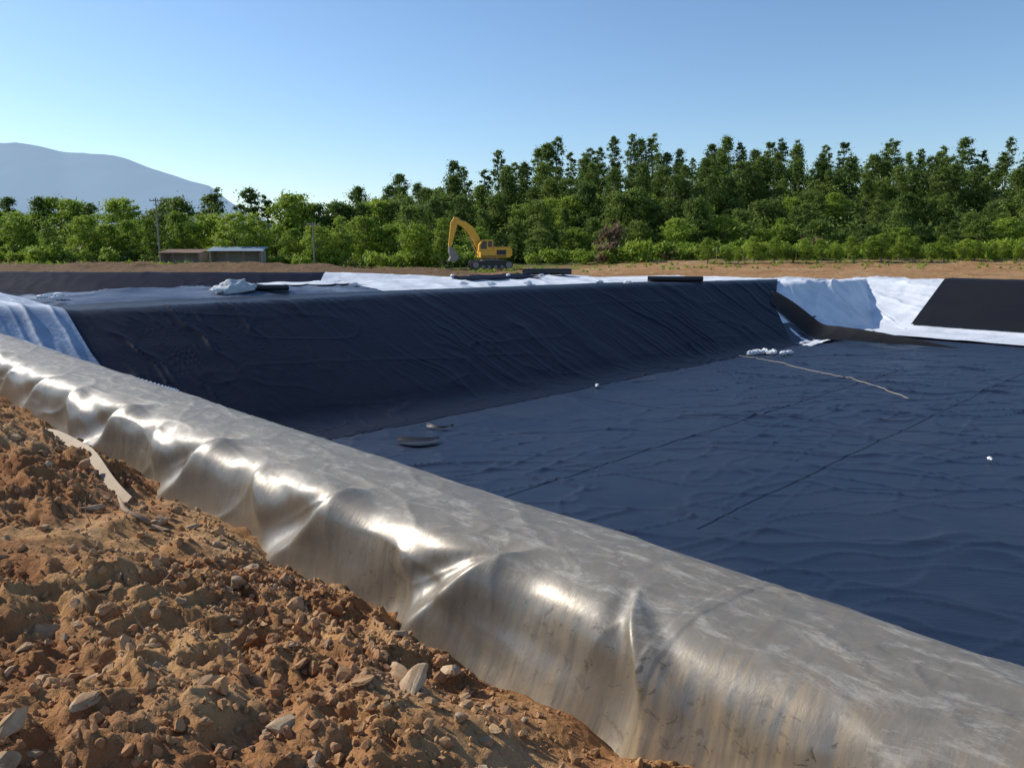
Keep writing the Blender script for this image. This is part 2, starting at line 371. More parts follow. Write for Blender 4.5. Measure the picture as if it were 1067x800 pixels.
o=mesh_obj('berm_liner',grid_mesh('berm_liner',np.stack([X,Y,Zm],-1),M_berm,UV));tag(o,'shiny dust-streaked crumpled plastic liner wrapped over an earth berm','liner')

# ------------------------------------------------------------ dirt bank
def dz(a,p):
    a=np.asarray(a,float);p=np.asarray(p,float)
    b=np.interp(p,[-6,-3,-1,0,1,1.9,2.45,3.1],[.1,.1,0,-.04,-.16,-.36,-.55,-.87])
    b=b+.17*sm(a,5.5,9)*np.exp(-((p-1.5)/.7)**2)
    b=b+.34*fbm(a*.8,p*.9,3,101)+.17*(fbm(a*2.2,p*2.2,3,103))
    w=fbm(a*3,p*3,2,109)
    cm=sm(vn(a*.9,p*.9,130),.30,.62)
    b=b+.065*(ridge(a*3.2+w,p*3.2+w,105,1.0)-.5)*(.20+1.2*cm)
    for f,h,s in ((5.2,.050,107),(9.5,.034,112),(17,.022,114)):
        n=vn(a*f+w*2,p*f+w,s);b=b+h*sm(n,.50,.60)*(.12+1.3*cm*vn(a*1.7,p*1.7,s+1))
    b=b+(.007+.018*cm)*(ridge(a*10,p*10,108,1.2)-.5)+.015*fbm(a*24,p*24,2,111)
    return b
ad=[-1.0]
while ad[-1]<46: ad.append(ad[-1]+.010+.0055*max(0,ad[-1]-2))
ad=np.array(ad);pd=np.r_[np.linspace(-6,-1,40)[:-1],np.linspace(-1,3.05,400)]
A,P=np.meshgrid(ad,pd,indexing='ij');Z=dz(A,P);X,Y=XY(A,P)
o=mesh_obj('dirt_bank',grid_mesh('dirt_bank',np.stack([X,Y,Z],-1),M_dirt));tag(o,'heap of loose orange-brown soil beside the berm','soil',kind='structure')

def rock_bm(seed,sub=2,flat=.6):
    r=random.Random(seed);bm=bmesh.new();bmesh.ops.create_icosphere(bm,subdivisions=sub,radius=1)
    cuts=[(Vector((r.gauss(0,1),r.gauss(0,1),r.gauss(0,1))).normalized(),r.uniform(.35,.65)) for _ in range(12)]
    for v in bm.verts:
        for n,d in cuts:
            k=v.co.dot(n)
            if k>d: v.co-=n*(k-d)
        v.co+=Vector((r.uniform(-.02,.02),r.uniform(-.02,.02),r.uniform(-.02,.02)))
        v.co.z*=flat;v.co.y*=.8
    return bm
rock_me=[]
for i in range(12):
    bm=rock_bm(i,3,random.uniform(.42,.8));me=bpy.data.meshes.new('stone');bm.to_mesh(me);bm.free();me.materials.append(M_rock[i%3]);rock_me.append(me)
for i in range(298):
    a=.9+abs(random.gauss(0,1))*3.0+.3;p=random.uniform(-.5,2.3)
    s=min(.10,.024+random.expovariate(1/.021))*(1+a*.02)
    x,y=XY(a,p);z=float(dz(a,p))+s*.15
    k=random.choice([0,3,6,9,0,3,1,4,7,5,8,11])
    o=mesh_obj('stone',rock_me[k],None,(x,y,z),(random.uniform(-.6,.6),random.uniform(-.6,.6),random.uniform(0,6.28)),(s*random.uniform(.9,1.5),s,s*random.uniform(.8,1.1)))
    tag(o,['angular tan stone lying in loose orange soil','pale angular stone lying in loose soil','brown stone half buried in loose soil'][k%3],'stone','stones scattered on the dirt bank')
base=[]
for i in range(8):
    bm=rock_bm(50+i,1 if i<3 else 2,.8);base.append((np.array([v.co[:] for v in bm.verts]),np.array([[v.index for v in f.verts] for f in bm.faces])));bm.free()
VV=[];FF=[];n0=0
NG=18000
ga=.6+np.abs(rng.normal(0,1,NG))*4.2;gp=np.where(rng.random(NG)<.25,rng.uniform(1.6,2.5,NG),rng.uniform(-1,2.45,NG))
gz=dz(ga,gp);gX,gY=XY(ga,gp)
clump=vn(ga*.9,gp*.9,130)
for i in range(NG):
    if rng.random()>.28+.85*float(sm(clump[i],.3,.65)): continue
    V,F=base[int(rng.integers(0,8))];s=min(.055,.004+rng.exponential(.0092))*(1+.05*ga[i])
    R=np.array(Euler(rng.uniform(0,6.28,3)).to_matrix())
    VV.append((V@R.T)*s+np.array([gX[i],gY[i],gz[i]+s*.25]));FF.append(F+n0);n0+=len(V)
me=bpy.data.meshes.new('gravel');me.from_pydata(np.concatenate(VV).tolist(),[],np.concatenate(FF).tolist());me.materials.append(M_clod)
o=mesh_obj('gravel',me);tag(o,'small soil clods and gravel over the dirt bank','gravel',kind='stuff')
# long half buried strip beside the liner
s=np.linspace(0,1,120)[:,None];q=np.linspace(-1,1,9)[None,:]
SA=9.4-2.9*s+0*q;SP=2.13+.07*np.sin(s*4.5)+.045*q*(1-.3*s)
bz=np.maximum(dz(SA[:,4],SP[:,4]),-.44)
for _ in range(400): bz[1:-1]=(bz[:-2]+2*bz[1:-1]+bz[2:])/4
SZ=(bz+.075)[:,None]-.05*s**3+.03*q+0*SA
X,Y=XY(SA,SP)
o=mesh_obj('buried_strip',grid_mesh('buried_strip',np.stack([X,Y,SZ],-1),simple('dusty_strip',(.36,.27,.17),.75,0,.3,6,.3,.01)));tag(o,'long dusty strip of liner half buried in soil','strip')

# ------------------------------------------------------------ primitives
def bbox(bm,c,s,rot=None,bev=.0):
    M=Matrix.Translation(c)@((rot.to_4x4()) if rot else Matrix.Identity(4))@Matrix.Diagonal((s[0],s[1],s[2],1))
    r=bmesh.ops.create_cube(bm,size=1,matrix=M)
    if bev>0:
        es=set(e for v in r['verts'] for e in v.link_edges);bmesh.ops.bevel(bm,geom=list(es),offset=bev,segments=2,affect='EDGES')
def prism(bm,pts,y0,y1):
    v0=[bm.verts.new((x,y0,z)) for x,z in pts];v1=[bm.verts.new((x,y1,z)) for x,z in pts]
    bm.faces.new(v0);bm.faces.new(v1[::-1]);n=len(pts)
    for i in range(n): bm.faces.new((v0[i],v1[i],v1[(i+1)%n],v0[(i+1)%n]))
def tube(bm,pts,rad,seg=7,cap=True):
    pts=[Vector(p) for p in pts];rings=[]
    for i,p in enumerate(pts):
        d=(pts[min(i+1,len(pts)-1)]-pts[max(i-1,0)]).normalized()
        u=d.orthogonal().normalized() if i==0 else (u-d*u.dot(d)).normalized()
        v=d.cross(u);r=rad[i] if hasattr(rad,'__len__') else rad
        rings.append([bm.verts.new(p+u*math.cos(t*2*math.pi/seg)*r+v*math.sin(t*2*math.pi/seg)*r) for t in range(seg)])
    for a,b in zip(rings,rings[1:]):
        for i in range(seg): bm.faces.new((a[i],a[(i+1)%seg],b[(i+1)%seg],b[i]))
    if cap: bm.faces.new(rings[0][::-1]);bm.faces.new(rings[-1])
def bmo(name,bm,mat,parent=None,loc=(0,0,0),rot=(0,0,0),smooth=False,label=None):
    bmesh.ops.recalc_face_normals(bm,faces=bm.faces);me=bpy.data.meshes.new(name);bm.to_mesh(me);bm.free();me.materials.append(mat)
    if smooth:
        for p in me.polygons:p.use_smooth=True
    o=mesh_obj(name,me,parent,loc,rot)
    if label:o['label']=label
    return o
def gz1(x,y): return float(hh(x,y))

# ------------------------------------------------------------ trees
def leaf_mat(n,dark,mid,lite):
    m=bpy.data.materials.new(n);m.use_nodes=True;nt=m.node_tree;b=nt.nodes['Principled BSDF'];out=nt.nodes['Material Output']
    at=nt.nodes.new('ShaderNodeAttribute');at.attribute_name='tint'
    oi=nt.nodes.new('ShaderNodeObjectInfo')
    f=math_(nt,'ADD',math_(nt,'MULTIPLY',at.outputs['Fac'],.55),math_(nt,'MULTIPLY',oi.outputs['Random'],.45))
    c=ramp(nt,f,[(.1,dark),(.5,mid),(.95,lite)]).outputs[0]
    L(nt,c,b.inputs['Base Color']);b.inputs['Roughness'].default_value=.6;b.inputs['Specular IOR Level'].default_value=.25
    t=nt.nodes.new('ShaderNodeBsdfTranslucent');L(nt,c,t.inputs[0])
    mx=nt.nodes.new('ShaderNodeMixShader');mx.inputs[0].default_value=.4;L(nt,b.outputs[0],mx.inputs[1]);L(nt,t.outputs[0],mx.inputs[2]);L(nt,mx.outputs[0],out.inputs[0])
    return m
M_leafA=leaf_mat('bright_foliage',(.12,.20,.022),(.25,.35,.038),(.38,.48,.065))
M_leafB=leaf_mat('dark_foliage',(.05,.10,.018),(.12,.185,.032),(.23,.30,.052))
M_leafC=leaf_mat('dry_foliage',(.09,.06,.035),(.16,.10,.06),(.22,.16,.08))
M_bark=simple('bark',(.24,.20,.16),.9,0,.35,4,.5,.03)
def leaves(centers,radii,per,size,seed,drop=0,feather=.35):
    r=np.random.default_rng(seed);C=np.repeat(np.array(centers),per,0);R=np.repeat(np.array(radii),per)
    tint=np.repeat(r.random(len(centers)),per)
    d=r.normal(0,1,(len(C),3));d/=np.linalg.norm(d,axis=1)[:,None]
    rad=(r.random(len(C))**.7)*(1+feather*r.normal(0,1,len(C)))
    d[:,2]*=.8
    pos=C+d*(rad*R)[:,None]
    nrm=d+r.normal(0,.7,(len(C),3));nrm[:,2]+=.35
    u=r.normal(0,1,(len(C),3));u-=nrm*((u*nrm).sum(1)/(nrm*nrm).sum(1))[:,None];u[:,2]-=drop;u/=np.linalg.norm(u,axis=1)[:,None]
    v=np.cross(nrm,u);v/=np.linalg.norm(v,axis=1)[:,None]
    s=size*r.uniform(.6,1.4,len(C))
    a=pos-u*s[:,None];b=pos+v*(s*.42)[:,None];c=pos+u*s[:,None];e=pos-v*(s*.42)[:,None]
    V=np.stack([a,b,c,e],1).reshape(-1,3);F=np.arange(len(V)).reshape(-1,4)
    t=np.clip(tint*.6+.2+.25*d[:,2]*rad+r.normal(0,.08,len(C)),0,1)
    return V,F,np.repeat(t,4)
def leaf_mesh(name,V,F,t,mat):
    me=bpy.data.meshes.new(name);me.from_pydata(V.tolist(),[],F.tolist());a=me.attributes.new('tint','FLOAT','POINT');a.data.foreach_set('value',t.astype(np.float32));me.materials.append(mat);return me
def make_tree(seed,kind,mat):
    r=random.Random(seed);H=10.0
    cs=[];rs=[];bm=bmesh.new()
    if kind=='tall': c0,c1,R,nc,cr=.18,.96,1.9,86,.78
    elif kind=='spindly': c0,c1,R,nc,cr=.42,.98,1.35,44,.55
    else: c0,c1,R,nc,cr=.08,.90,2.9,110,.92
    bend=[(0,0)]
    for i in range(8): bend.append((bend[-1][0]+r.uniform(-.14,.14),bend[-1][1]+r.uniform(-.14,.14)))
    tp=[(bend[i][0],bend[i][1],H*(.9 if kind!='broad' else .7)*i/8) for i in range(9)]
    tube(bm,tp,[.13*(1-i/9.5)+.02 for i in range(9)],6)
    lob=[(r.uniform(0,6.28),r.uniform(.2,.9),r.uniform(.5,1.15)) for _ in range(5)]
    for k in range(nc):
        f=r.random();z=H*(c0+(c1-c0)*f)
        pr=math.sin(math.pi*min(1,.14+.80*f)**.85)**.55
        if kind!='broad': pr*=1-.35*f
        ang=r.uniform(0,6.28)
        lf=1+.35*sum(w*math.exp(-((f-h)/.2)**2)*max(0,math.cos(ang-a_)) for a_,h,w in lob)-.2
        rr=R*pr*(r.random()**.5)*r.uniform(.75,1.2)*lf
        c=(tp[min(8,int(f*8))][0]+math.cos(ang)*rr,tp[min(8,int(f*8))][1]+math.sin(ang)*rr,z)
        cs.append(c);rs.append(cr*r.uniform(.5,1.25)*(1 if kind=='broad' else (1.15-.45*f)))
        if k%6==0:
            zb=max(.5,z-r.uniform(.8,1.8));ib=min(8,int(zb/(H*.9)*8));b0=(tp[ib][0],tp[ib][1],min(zb,tp[8][2]))
            mid=tuple((b0[i]+c[i])/2+(0,0,-.15)[i] for i in range(3))
            tube(bm,[b0,mid,c],[.06,.04,.015],4)
    bmesh.ops.recalc_face_normals(bm,faces=bm.faces)
    tm=bpy.data.meshes.new('trunk');bm.to_mesh(tm);bm.free();tm.materials.append(M_bark)
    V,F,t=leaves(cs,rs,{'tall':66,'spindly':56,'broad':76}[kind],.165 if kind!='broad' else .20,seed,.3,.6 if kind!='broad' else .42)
    return tm,leaf_mesh('crown',V,F,t,mat)
T={'tallB':[make_tree(i,'tall',M_leafB) for i in range(5)],'spin':[make_tree(20+i,'spindly',M_leafB) for i in range(5)],
   'broadA':[make_tree(40+i,'broad',M_leafA) for i in range(4)],'broadB':[make_tree(60+i,'broad',M_leafB) for i in range(5)],'tallA':[make_tree(80+i,'tall',M_leafA) for i in range(2)]}
joined={}
def join_me(tm,cm,key):
    if key in joined:return joined[key]
    v=[x.co[:] for x in tm.vertices];n=len(v);f=[list(p.vertices) for p in tm.polygons];nf=len(f)
    co=np.empty(len(cm.vertices)*3,np.float32);cm.vertices.foreach_get('co',co)
    V=v+co.reshape(-1,3).tolist();F=f+(np.arange(len(cm.vertices)).reshape(-1,4)+n).tolist()
    me=bpy.data.meshes.new('tree');me.from_pydata(V,[],F);me.materials.append(M_bark);me.materials.append(cm.materials[0])
    mi=np.ones(len(F),np.int32);mi[:nf]=0;me.polygons.foreach_set('material_index',mi)
    t=np.zeros(len(cm.vertices),np.float32);cm.attributes['tint'].data.foreach_get('value',t)
    a=me.attributes.new('tint','FLOAT','POINT');a.data.foreach_set('value',np.r_[np.zeros(n,np.float32),t]);joined[key]=me;return me
LBL={'tallB':'tall slender dark green tree with a narrow crown','spin':'thin spindly tree with sparse dark green crown','broadA':'bushy bright green broadleaf tree at the wood edge',
     'broadB':'rounded dark green broadleaf tree in the wood','tallA':'young bright green tree with an upright crown'}
def plant(kind,x,y,Ht,wide=1,parts=True,z=None):
    i=random.randrange(len(T[kind]));tm,cm=T[kind][i];s=Ht/10;z=gz1(x,y)-.05 if z is None else z
    rot=(random.uniform(-.05,.05),random.uniform(-.05,.05),random.uniform(0,6.28));sc=(s*wide,s*wide*random.uniform(.9,1.1),s)
    if parts:
        e=empty('tree',(x,y,z),rot,sc);mesh_obj('trunk',tm,e);mesh_obj('crown',cm,e)
    else: e=mesh_obj('tree',join_me(tm,cm,(kind,i)),None,(x,y,z),rot,sc)
    tag(e,LBL[kind],'tree','trees of the wood behind the pits')
R=random.uniform
nt_=0
x=-66
while x<-6:
    y=R(80,90);k=random.choice(['broadA','broadA','broadA','tallA']);plant(k,x*y/88,y,R(4.2,6.3) if x<-20 else R(4.8,6.4),R(1.15,1.5));x+=R(2.2,3.6);nt_+=1
x=-75
while x<-12:
    y=R(96,108);plant(random.choice(['broadB','tallB','broadA','tallB','spin']),x,y,R(6.4,8.8)+(1.2 if x>-38 else 0),1.2,False);x+=R(2.0,3.2);nt_+=1
x=-20
while x<72:
    y=R(96,101);plant(random.choice(['broadB','broadA','broadB','broadA']),x,y,R(3.0,5.4),1.5);x+=R(2.8,4.6);nt_+=1
for (y0,dx,h0,h1,kinds) in ((105,3.4,4.2,7.0,['broadB','tallB','broadB']),(112,3.4,4.6,7.2,['broadB','tallB','broadA','broadB']),(120,3.4,4.6,7.2,['tallB','broadB','broadB']),(128,3.6,4.6,7.2,['broadB','tallB','tallB','broadB']),(136,2.2,5.0,8.8,['tallB','spin','tallB','spin','spin'])):
    x=-27
    while x<y0*.74:
        y=y0+R(-4,4);plant(random.choice(kinds),x,y,R(h0,h1)*(1.25 if x<26 else 1),R(1.0,1.35),False);x+=dx*R(.6,1.35);nt_+=1
print('TREES',nt_)
cs=[];rs=[]
for i in range(1600):
    x=R(-80,100);y=R(97,146) if x>-20 else R(92,112)
    cs.append((x,y,gz1(x,y)+R(.5,3.4)));rs.append(R(1.0,2.2))
for i in range(200):
    x=R(-75,-2);y=R(84,92);cs.append((x,y,gz1(x,y)+R(.2,.9)));rs.append(R(.5,1.2))
V,F,t=leaves(cs,rs,60,.28,5)
o=mesh_obj('undergrowth',leaf_mesh('undergrowth',V,F,t,M_leafB));tag(o,'dense dark green undergrowth covering the wooded hill','undergrowth',kind='stuff')
cs=[];rs=[]
for i in range(380):
    x=R(-62,3);y=R(69,79);cs.append((x,y,gz1(x,y)+R(0,.15)));rs.append(R(.15,.45))
for i in range(260):
    x=R(0,66);y=R(72,88);cs.append((x,y,gz1(x,y)+R(0,.1)));rs.append(R(.10,.35))
V,F,t=leaves(cs,rs,26,.11,15)
o=mesh_obj('scrub',leaf_mesh('scrub',V,F,t,M_leafA));tag(o,'patchy low scrub and weeds on uneven brown soil','scrub',kind='stuff')
def shrub(seed,mat):
    r=random.Random(seed);cs=[];rs=[]
    for k in range(16):
        a=r.uniform(0,6.28);q=r.random()**.5*.75;cs.append((math.cos(a)*q,math.sin(a)*q,.25+r.random()*1.0*(1-q*.6)));rs.append(r.uniform(.2,.42))
    V,F,t=leaves(cs,rs,34,.12,seed);return leaf_mesh('shrub',V,F,t,mat)
SH=[shrub(i,M_leafA) for i in range(4)]+[shrub(9,M_leafC)]
for i in range(150):
    if i<90: x=R(10,68);y=R(86,95)
    elif i<115: x=R(-8,20);y=R(85,94)
    else:
        x=R(-60,-8);y=R(77,83)
        if -36<x<-25: continue
    s=R(.9,2.1)
    o=mesh_obj('shrub',SH[random.randrange(4) if R(0,1)>.05 else 4],None,(x,y,gz1(x,y)-.1),(0,0,R(0,6)),(s,s,s*R(.8,1.3)));tag(o,'small leafy green shrub on bare soil','shrub','shrubs along the soil edge')
o=mesh_obj('shrub',SH[4],None,(12,94,gz1(12,94)+.6),(0,0,1),(3.0,2.3,3.6));tag(o,'large dry reddish-brown bush at the wood edge','shrub')
for i in range(30):
    x=20+i*1.75+R(-.3,.3);y=78+.12*x+R(-.5,.5);plant('tallA',x,y,R(1.7,3.0),1.7,True)

# ------------------------------------------------------------ mountain
Xm=np.linspace(-4200,600,300)[:,None];Ym=np.linspace(1950,4200,120)[None,:]
uX=Xm*(1+0*Ym);yy=Ym+0*Xm
ky=yy/3000.0
prf=np.interp(uX/ky,[-4200,-3000,-1985,-1850,-1760,-1680,-1600,-1520,-1450,-1380,-1300,-1220,-1140,-1060,-900,-600,600],[400,392,368,366,350,330,328,322,306,284,260,236,212,150,80,30,0])
cr=1-np.abs((yy-3000)/1100)**2
Zm2=prf*np.clip(cr,-.1,1)+18*fbm(uX*.008,yy*.004,4,91)*np.clip(cr,0,1)-6
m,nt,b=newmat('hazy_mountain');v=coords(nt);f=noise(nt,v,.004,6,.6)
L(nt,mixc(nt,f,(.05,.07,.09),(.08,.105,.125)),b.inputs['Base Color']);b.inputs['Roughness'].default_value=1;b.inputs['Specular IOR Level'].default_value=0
b.inputs['Emission Color'].default_value=(.31,.44,.60,1);b.inputs['Emission Strength'].default_value=.80  # blue glow painted on in place of aerial haze
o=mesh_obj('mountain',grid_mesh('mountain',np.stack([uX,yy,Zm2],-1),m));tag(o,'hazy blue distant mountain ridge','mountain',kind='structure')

# ------------------------------------------------------------ excavator
M_yel=simple('yellow_paint',(.72,.39,.03),.5,0,.2,2);M_dark=simple('dark_rubber_steel',(.03,.03,.03),.6);M_glass=simple('dark_glass',(.02,.03,.04),.1,0,.1);M_steel=simple('steel',(.45,.43,.4),.35,.8)
M_gsteel=simple('grey_metal',(.22,.21,.2),.5,.5)
ex=empty('excavator',(-2.2,78,gz1(-2.2,78)+.12),(0,0,.2),(.94,.94,.94));tag(ex,'yellow tracked excavator with raised boom parked on bare soil','excavator')
for yy_ in (-1.25,1.25):
    bm=bmesh.new();pts=[(-1.75+.42*math.cos(t),.45+.42*math.sin(t)) for t in np.linspace(math.pi/2,1.5*math.pi,8)]+[(1.75+.42*math.cos(t),.45+.42*math.sin(t)) for t in np.linspace(-math.pi/2,math.pi/2,8)]
    prism(bm,pts,yy_-.3,yy_+.3)
    for i in range(16): bbox(bm,(-1.7+i*.227,yy_,.89),(.1,.62,.05))
    tr=bmo('track',bm,M_dark,ex)
    bm=bmesh.new()
    for wx,wr in ((-1.75,.32),(1.75,.32),(-1,.18),(-.35,.18),(.35,.18),(1,.18)):
        tube(bm,[(wx,yy_-.33,.45 if wr>.2 else .25),(wx,yy_+.33,.45 if wr>.2 else .25)],wr,14)
    bmo('roller',bm,M_gsteel,tr)
bm=bmesh.new();bbox(bm,(0,0,.8),(1.8,1.7,.5),None,.05);tube(bm,[(0,0,1.0),(0,0,1.2)],.7,20);bmo('undercarriage',bm,M_gsteel,ex)
bm=bmesh.new();prism(bm,[(-1.2,1.2),(1.9,1.2),(2.15,1.45),(2.15,2.1),(1.9,2.3),(.2,2.3),(.2,2.0),(-1.2,1.9)],-1.3,1.3);bmesh.ops.bevel(bm,geom=bm.edges[:],offset=.05,segments=2,affect='EDGES');bd=bmo('body',bm,M_yel,ex)
bm=bmesh.new();bbox(bm,(1.0,-1.315,1.75),(1.0,.03,.5));bbox(bm,(1.0,0,2.32),(1.0,1.2,.06));bmo('grille',bm,M_dark,bd)
bm=bmesh.new();bbox(bm,(.2,-1.31,1.35),(2.6,.03,.1));bmo('stripe',bm,M_dark,bd)
bm=bmesh.new()
for px in (.3,1.0,1.7): tube(bm,[(px,-1.2,2.3),(px,-1.2,2.65)],.025,6)
tube(bm,[(.3,-1.2,2.65),(1.7,-1.2,2.65)],.025,6);bmo('handrail',bm,M_dark,bd)
bm=bmesh.new();tube(bm,[(.7,.5,2.3),(.7,.5,2.75)],.07,10);bmo('exhaust_pipe',bm,M_dark,bd)
bm=bmesh.new();prism(bm,[(-1.35,1.9),(.15,1.9),(.15,3.05),(-.95,3.05),(-1.35,2.5)],-1.3,-.4);bmesh.ops.bevel(bm,geom=bm.edges[:],offset=.04,segments=2,affect='EDGES');cb=bmo('cab',bm,M_yel,ex)
bm=bmesh.new();prism(bm,[(-1.2,2.1),(-.55,2.1),(-.55,2.92),(-.93,2.92),(-1.2,2.5)],-1.325,-.375);bmo('window',bm,M_glass,cb)
bm=bmesh.new();prism(bm,[(-.42,2.3),(.03,2.3),(.03,2.92),(-.42,2.92)],-1.325,-.375);bmo('window',bm,M_glass,cb)
bm=bmesh.new();prism(bm,[(-1.05,1.5),(-.5,1.55),(-.8,2.4),(-1.15,3.4),(-1.85,4.45),(-2.6,4.95),(-3.4,5.1),(-3.75,5.05),(-3.75,4.75),(-3.0,4.45),(-2.3,3.8),(-1.75,2.9)],-.02,.38);bmesh.ops.bevel(bm,geom=bm.edges[:],offset=.03,segments=1,affect='EDGES');bo=bmo('boom',bm,M_yel,ex)
bm=bmesh.new();prism(bm,[(-3.2,5.3),(-3.75,5.4),(-4.1,4.8),(-4.4,2.3),(-4.1,2.2),(-3.5,4.3)],.02,.33);bmesh.ops.bevel(bm,geom=bm.edges[:],offset=.03,segments=1,affect='EDGES');bmo('stick',bm,M_yel,ex)
bm=bmesh.new();prism(bm,[(-4.35,2.35),(-4.0,2.25),(-3.6,1.8),(-3.35,1.2),(-3.5,.95),(-3.9,.75),(-4.4,.85),(-4.2,1.3),(-4.35,1.7)],-.4,.75)
for i in range(4): bbox(bm,(-4.5,-.3+i*.3,.88),(.25,.08,.06))
bmo('bucket',bm,M_gsteel,ex)
for p0,p1 in (((-1.3,.17,1.4),(-2.2,.17,3.3)),((-2.0,.17,4.3),(-3.5,.17,5.35)),((-3.9,.17,4.7),(-3.95,.17,2.6))):
    bm=bmesh.new();q0=Vector(p0);q1=Vector(p1);mm=q0.lerp(q1,.6);tube(bm,[q0,mm],.1,10);tube(bm,[mm,q1],.05,8);bmo('hydraulic_cylinder',bm,M_steel,ex)

# ------------------------------------------------------------ sheds
M_blue=simple('blue_sheet_metal',(.30,.38,.46),.5,.2,.2,1.5);M_wall=simple('weathered_wall',(.38,.34,.29),.85,0,.3,2);M_wood=simple('wood',(.28,.20,.13),.85,0,.3,5)
M_rust=simple('rusty_sheet_metal',(.26,.15,.10),.7,.1,.35,2)
def shed(loc,rz,s,rm,label):
    sh=empty('shed',loc,(0,0,rz),(s,s,s));tag(sh,label,'shed')
    bm=bmesh.new();bbox(bm,(0,1.5,.9),(7,.12,1.8));bbox(bm,(-3.45,0,.9),(.12,2.87,1.8));bbox(bm,(3.45,0,.9),(.12,2.87,1.8));bmo('wall',bm,M_wall,sh)
    bm=bmesh.new()
    for i in range(38):
        x0=-3.8+i*.2;v=[bm.verts.new(c) for c in ((x0,-1.9,1.75+.04*(i%2)),(x0+.2,-1.9,1.75+.04*((i+1)%2)),(x0+.2,1.9,2.3+.04*((i+1)%2)),(x0,1.9,2.3+.04*(i%2)))];bm.faces.new(v)
    bmo('roof',bm,rm,sh)
    for px in (-3.3,-1.1,1.1,3.3):
        bm=bmesh.new();tube(bm,[(px,-1.6,0),(px,-1.6,1.75)],.06,8);bmo('post',bm,M_wood,sh)
shed((-27.6,79.0,gz1(-27.6,79)+.1),.1,.72,M_blue,'low open shed with pale blue metal roof beside bright trees')
shed((-33.2,79.4,gz1(-33.2,79.4)+.05),-.1,.6,M_rust,'low shed with rusty metal roof among green trees')
def pole(x,y,h):
    e=empty('utility_pole',(x,y,gz1(x,y)));tag(e,'slim utility pole with crossarm rising above trees','utility pole')
    bm=bmesh.new();tube(bm,[(0,0,0),(0,0,h)],[.10,.06],10);bmo('post',bm,M_gsteel,e)
    bm=bmesh.new();bbox(bm,(0,0,h-.3),(1.2,.08,.08));ca=bmo('crossarm',bm,M_gsteel,e)
    for dx in (-.55,-.2,.2,.55):
        bm=bmesh.new();tube(bm,[(dx,0,h-.26),(dx,0,h-.18),(dx,0,h-.08)],[.04,.06,.02],8);bmo('insulator',bm,M_wall,ca)
pole(-35.6,79.3,6.5);pole(-19.8,78.5,4.6)
for i in range(16):
    x=22+i*3;y=81.5+.13*x;bm=bmesh.new();tube(bm,[(0,0,-.1),(R(-.04,.04),0,1.5)],[.05,.045],7)
    o=bmo('fence_post',bm,M_wood,None,(x,y,gz1(x,y)));tag(o,'thin wooden fence post standing in bare soil','fence post','fence posts along the soil edge')
M_roll=liner_mat('rolled_liner',(.015,.015,.018),(.08,.08,.08),.35,.4)
def roll(x,y,z,ln,r,ang,label):
    bm=bmesh.new();n=90
    th=np.linspace(0,6*math.pi,n);rr=r*(.35+.65*th/th[-1])
    v0=[bm.verts.new((-ln/2,q*math.cos(t),q*math.sin(t)+r)) for t,q in zip(th,rr)];v1=[bm.verts.new((ln/2,q*math.cos(t),q*math.sin(t)+r)) for t,q in zip(th,rr)]
    for i in range(n-1): bm.faces.new((v0[i],v0[i+1],v1[i+1],v1[i]))
    t0=v0[-1].co.copy();t1=v1[-1].co.copy()
    a=bm.verts.new(t0+Vector((.05,.35,-r+.04)));b=bm.verts.new(t1+Vector((-.05,.45,-r+.04)));bm.faces.new((v0[-1],a,b,v1[-1]))
    o=bmo('liner_roll',bm,M_roll,None,(x,y,z),(0,0,ang),True);tag(o,label,'liner roll');return o
roll(2.0,44.6,gz1(2.0,44.6)+.12,2.8,.2,.15,'black roll of plastic liner lying on white sheet')
roll(9.0,43.0,gz1(9.0,43)+.14,3.0,.17,-.08,'long black roll of liner on top of the bank')
from mathutils import noise as mn
bm=bmesh.new();bmesh.ops.create_icosphere(bm,subdivisions=4,radius=1)
for v in bm.verts:
    n=mn.noise(v.co*2.2)+.5*mn.noise(v.co*5);v.co*=1+.35*n;v.co.x*=.75;v.co.y*=.5;v.co.z=max(-.05,v.co.z*.42)
x_,y_=-10.6,29.6
o=bmo('folded_sheet',bm,simple('pale_grey_fabric',(.42,.46,.48),.8),None,(x_,y_,gz1(x_,y_)+.12),(0,-.12,.35),True);tag(o,'crumpled pale grey sheet bundled on the black bank top','folded sheet')
roll(-9.6,30.2,gz1(-9.6,30.2)+.14,1.8,.13,.1,'short dark roll of liner behind crumpled sheet')
M_bag=simple('white_bag',(.72,.72,.73),.7,0,.1,8,.4,.01)
def bag_me(seed):
    bm=bmesh.new();bmesh.ops.create_icosphere(bm,subdivisions=3,radius=1)
    for v in bm.verts:
        x=v.co.x;n=mn.noise(v.co*2+Vector((seed,0,0)))+.5*mn.noise(v.co*5+Vector((seed,3,0)));v.co.y*=.62;v.co.z*=.5;v.co*=1+.30*n
        if x>.7: v.co.y*=.45;v.co.z*=.6;v.co.x+=.25*(x-.7)/.3
        v.co.z=max(v.co.z,-.3)
    me=bpy.data.meshes.new('sandbag');bm.to_mesh(me);bm.free();me.materials.append(M_bag)
    return me
BM=[bag_me(i*3.3) for i in range(4)]
def bag(x,y,s,on='black liner',off=.10):
    o=mesh_obj('sandbag',BM[random.randrange(4)],None,(x,y,gz1(x,y)+off+s*.25),(0,0,R(0,6)),(s*1.2,s,s*1.1));tag(o,'small white sandbag weighing down '+on,'sandbag','white sandbags on the liners')
for dx,dy in ((0,0),(.32,.12),(.66,-.05),(.25,.45),(.95,.25),(-.3,-.25),(.6,.5),(1.25,-.2),(1.6,.1)): bag(11.5+dx,36.2+dy,R(.16,.25))
bag(3.1,27.7,.11);bag(11.5,18.0,.08)
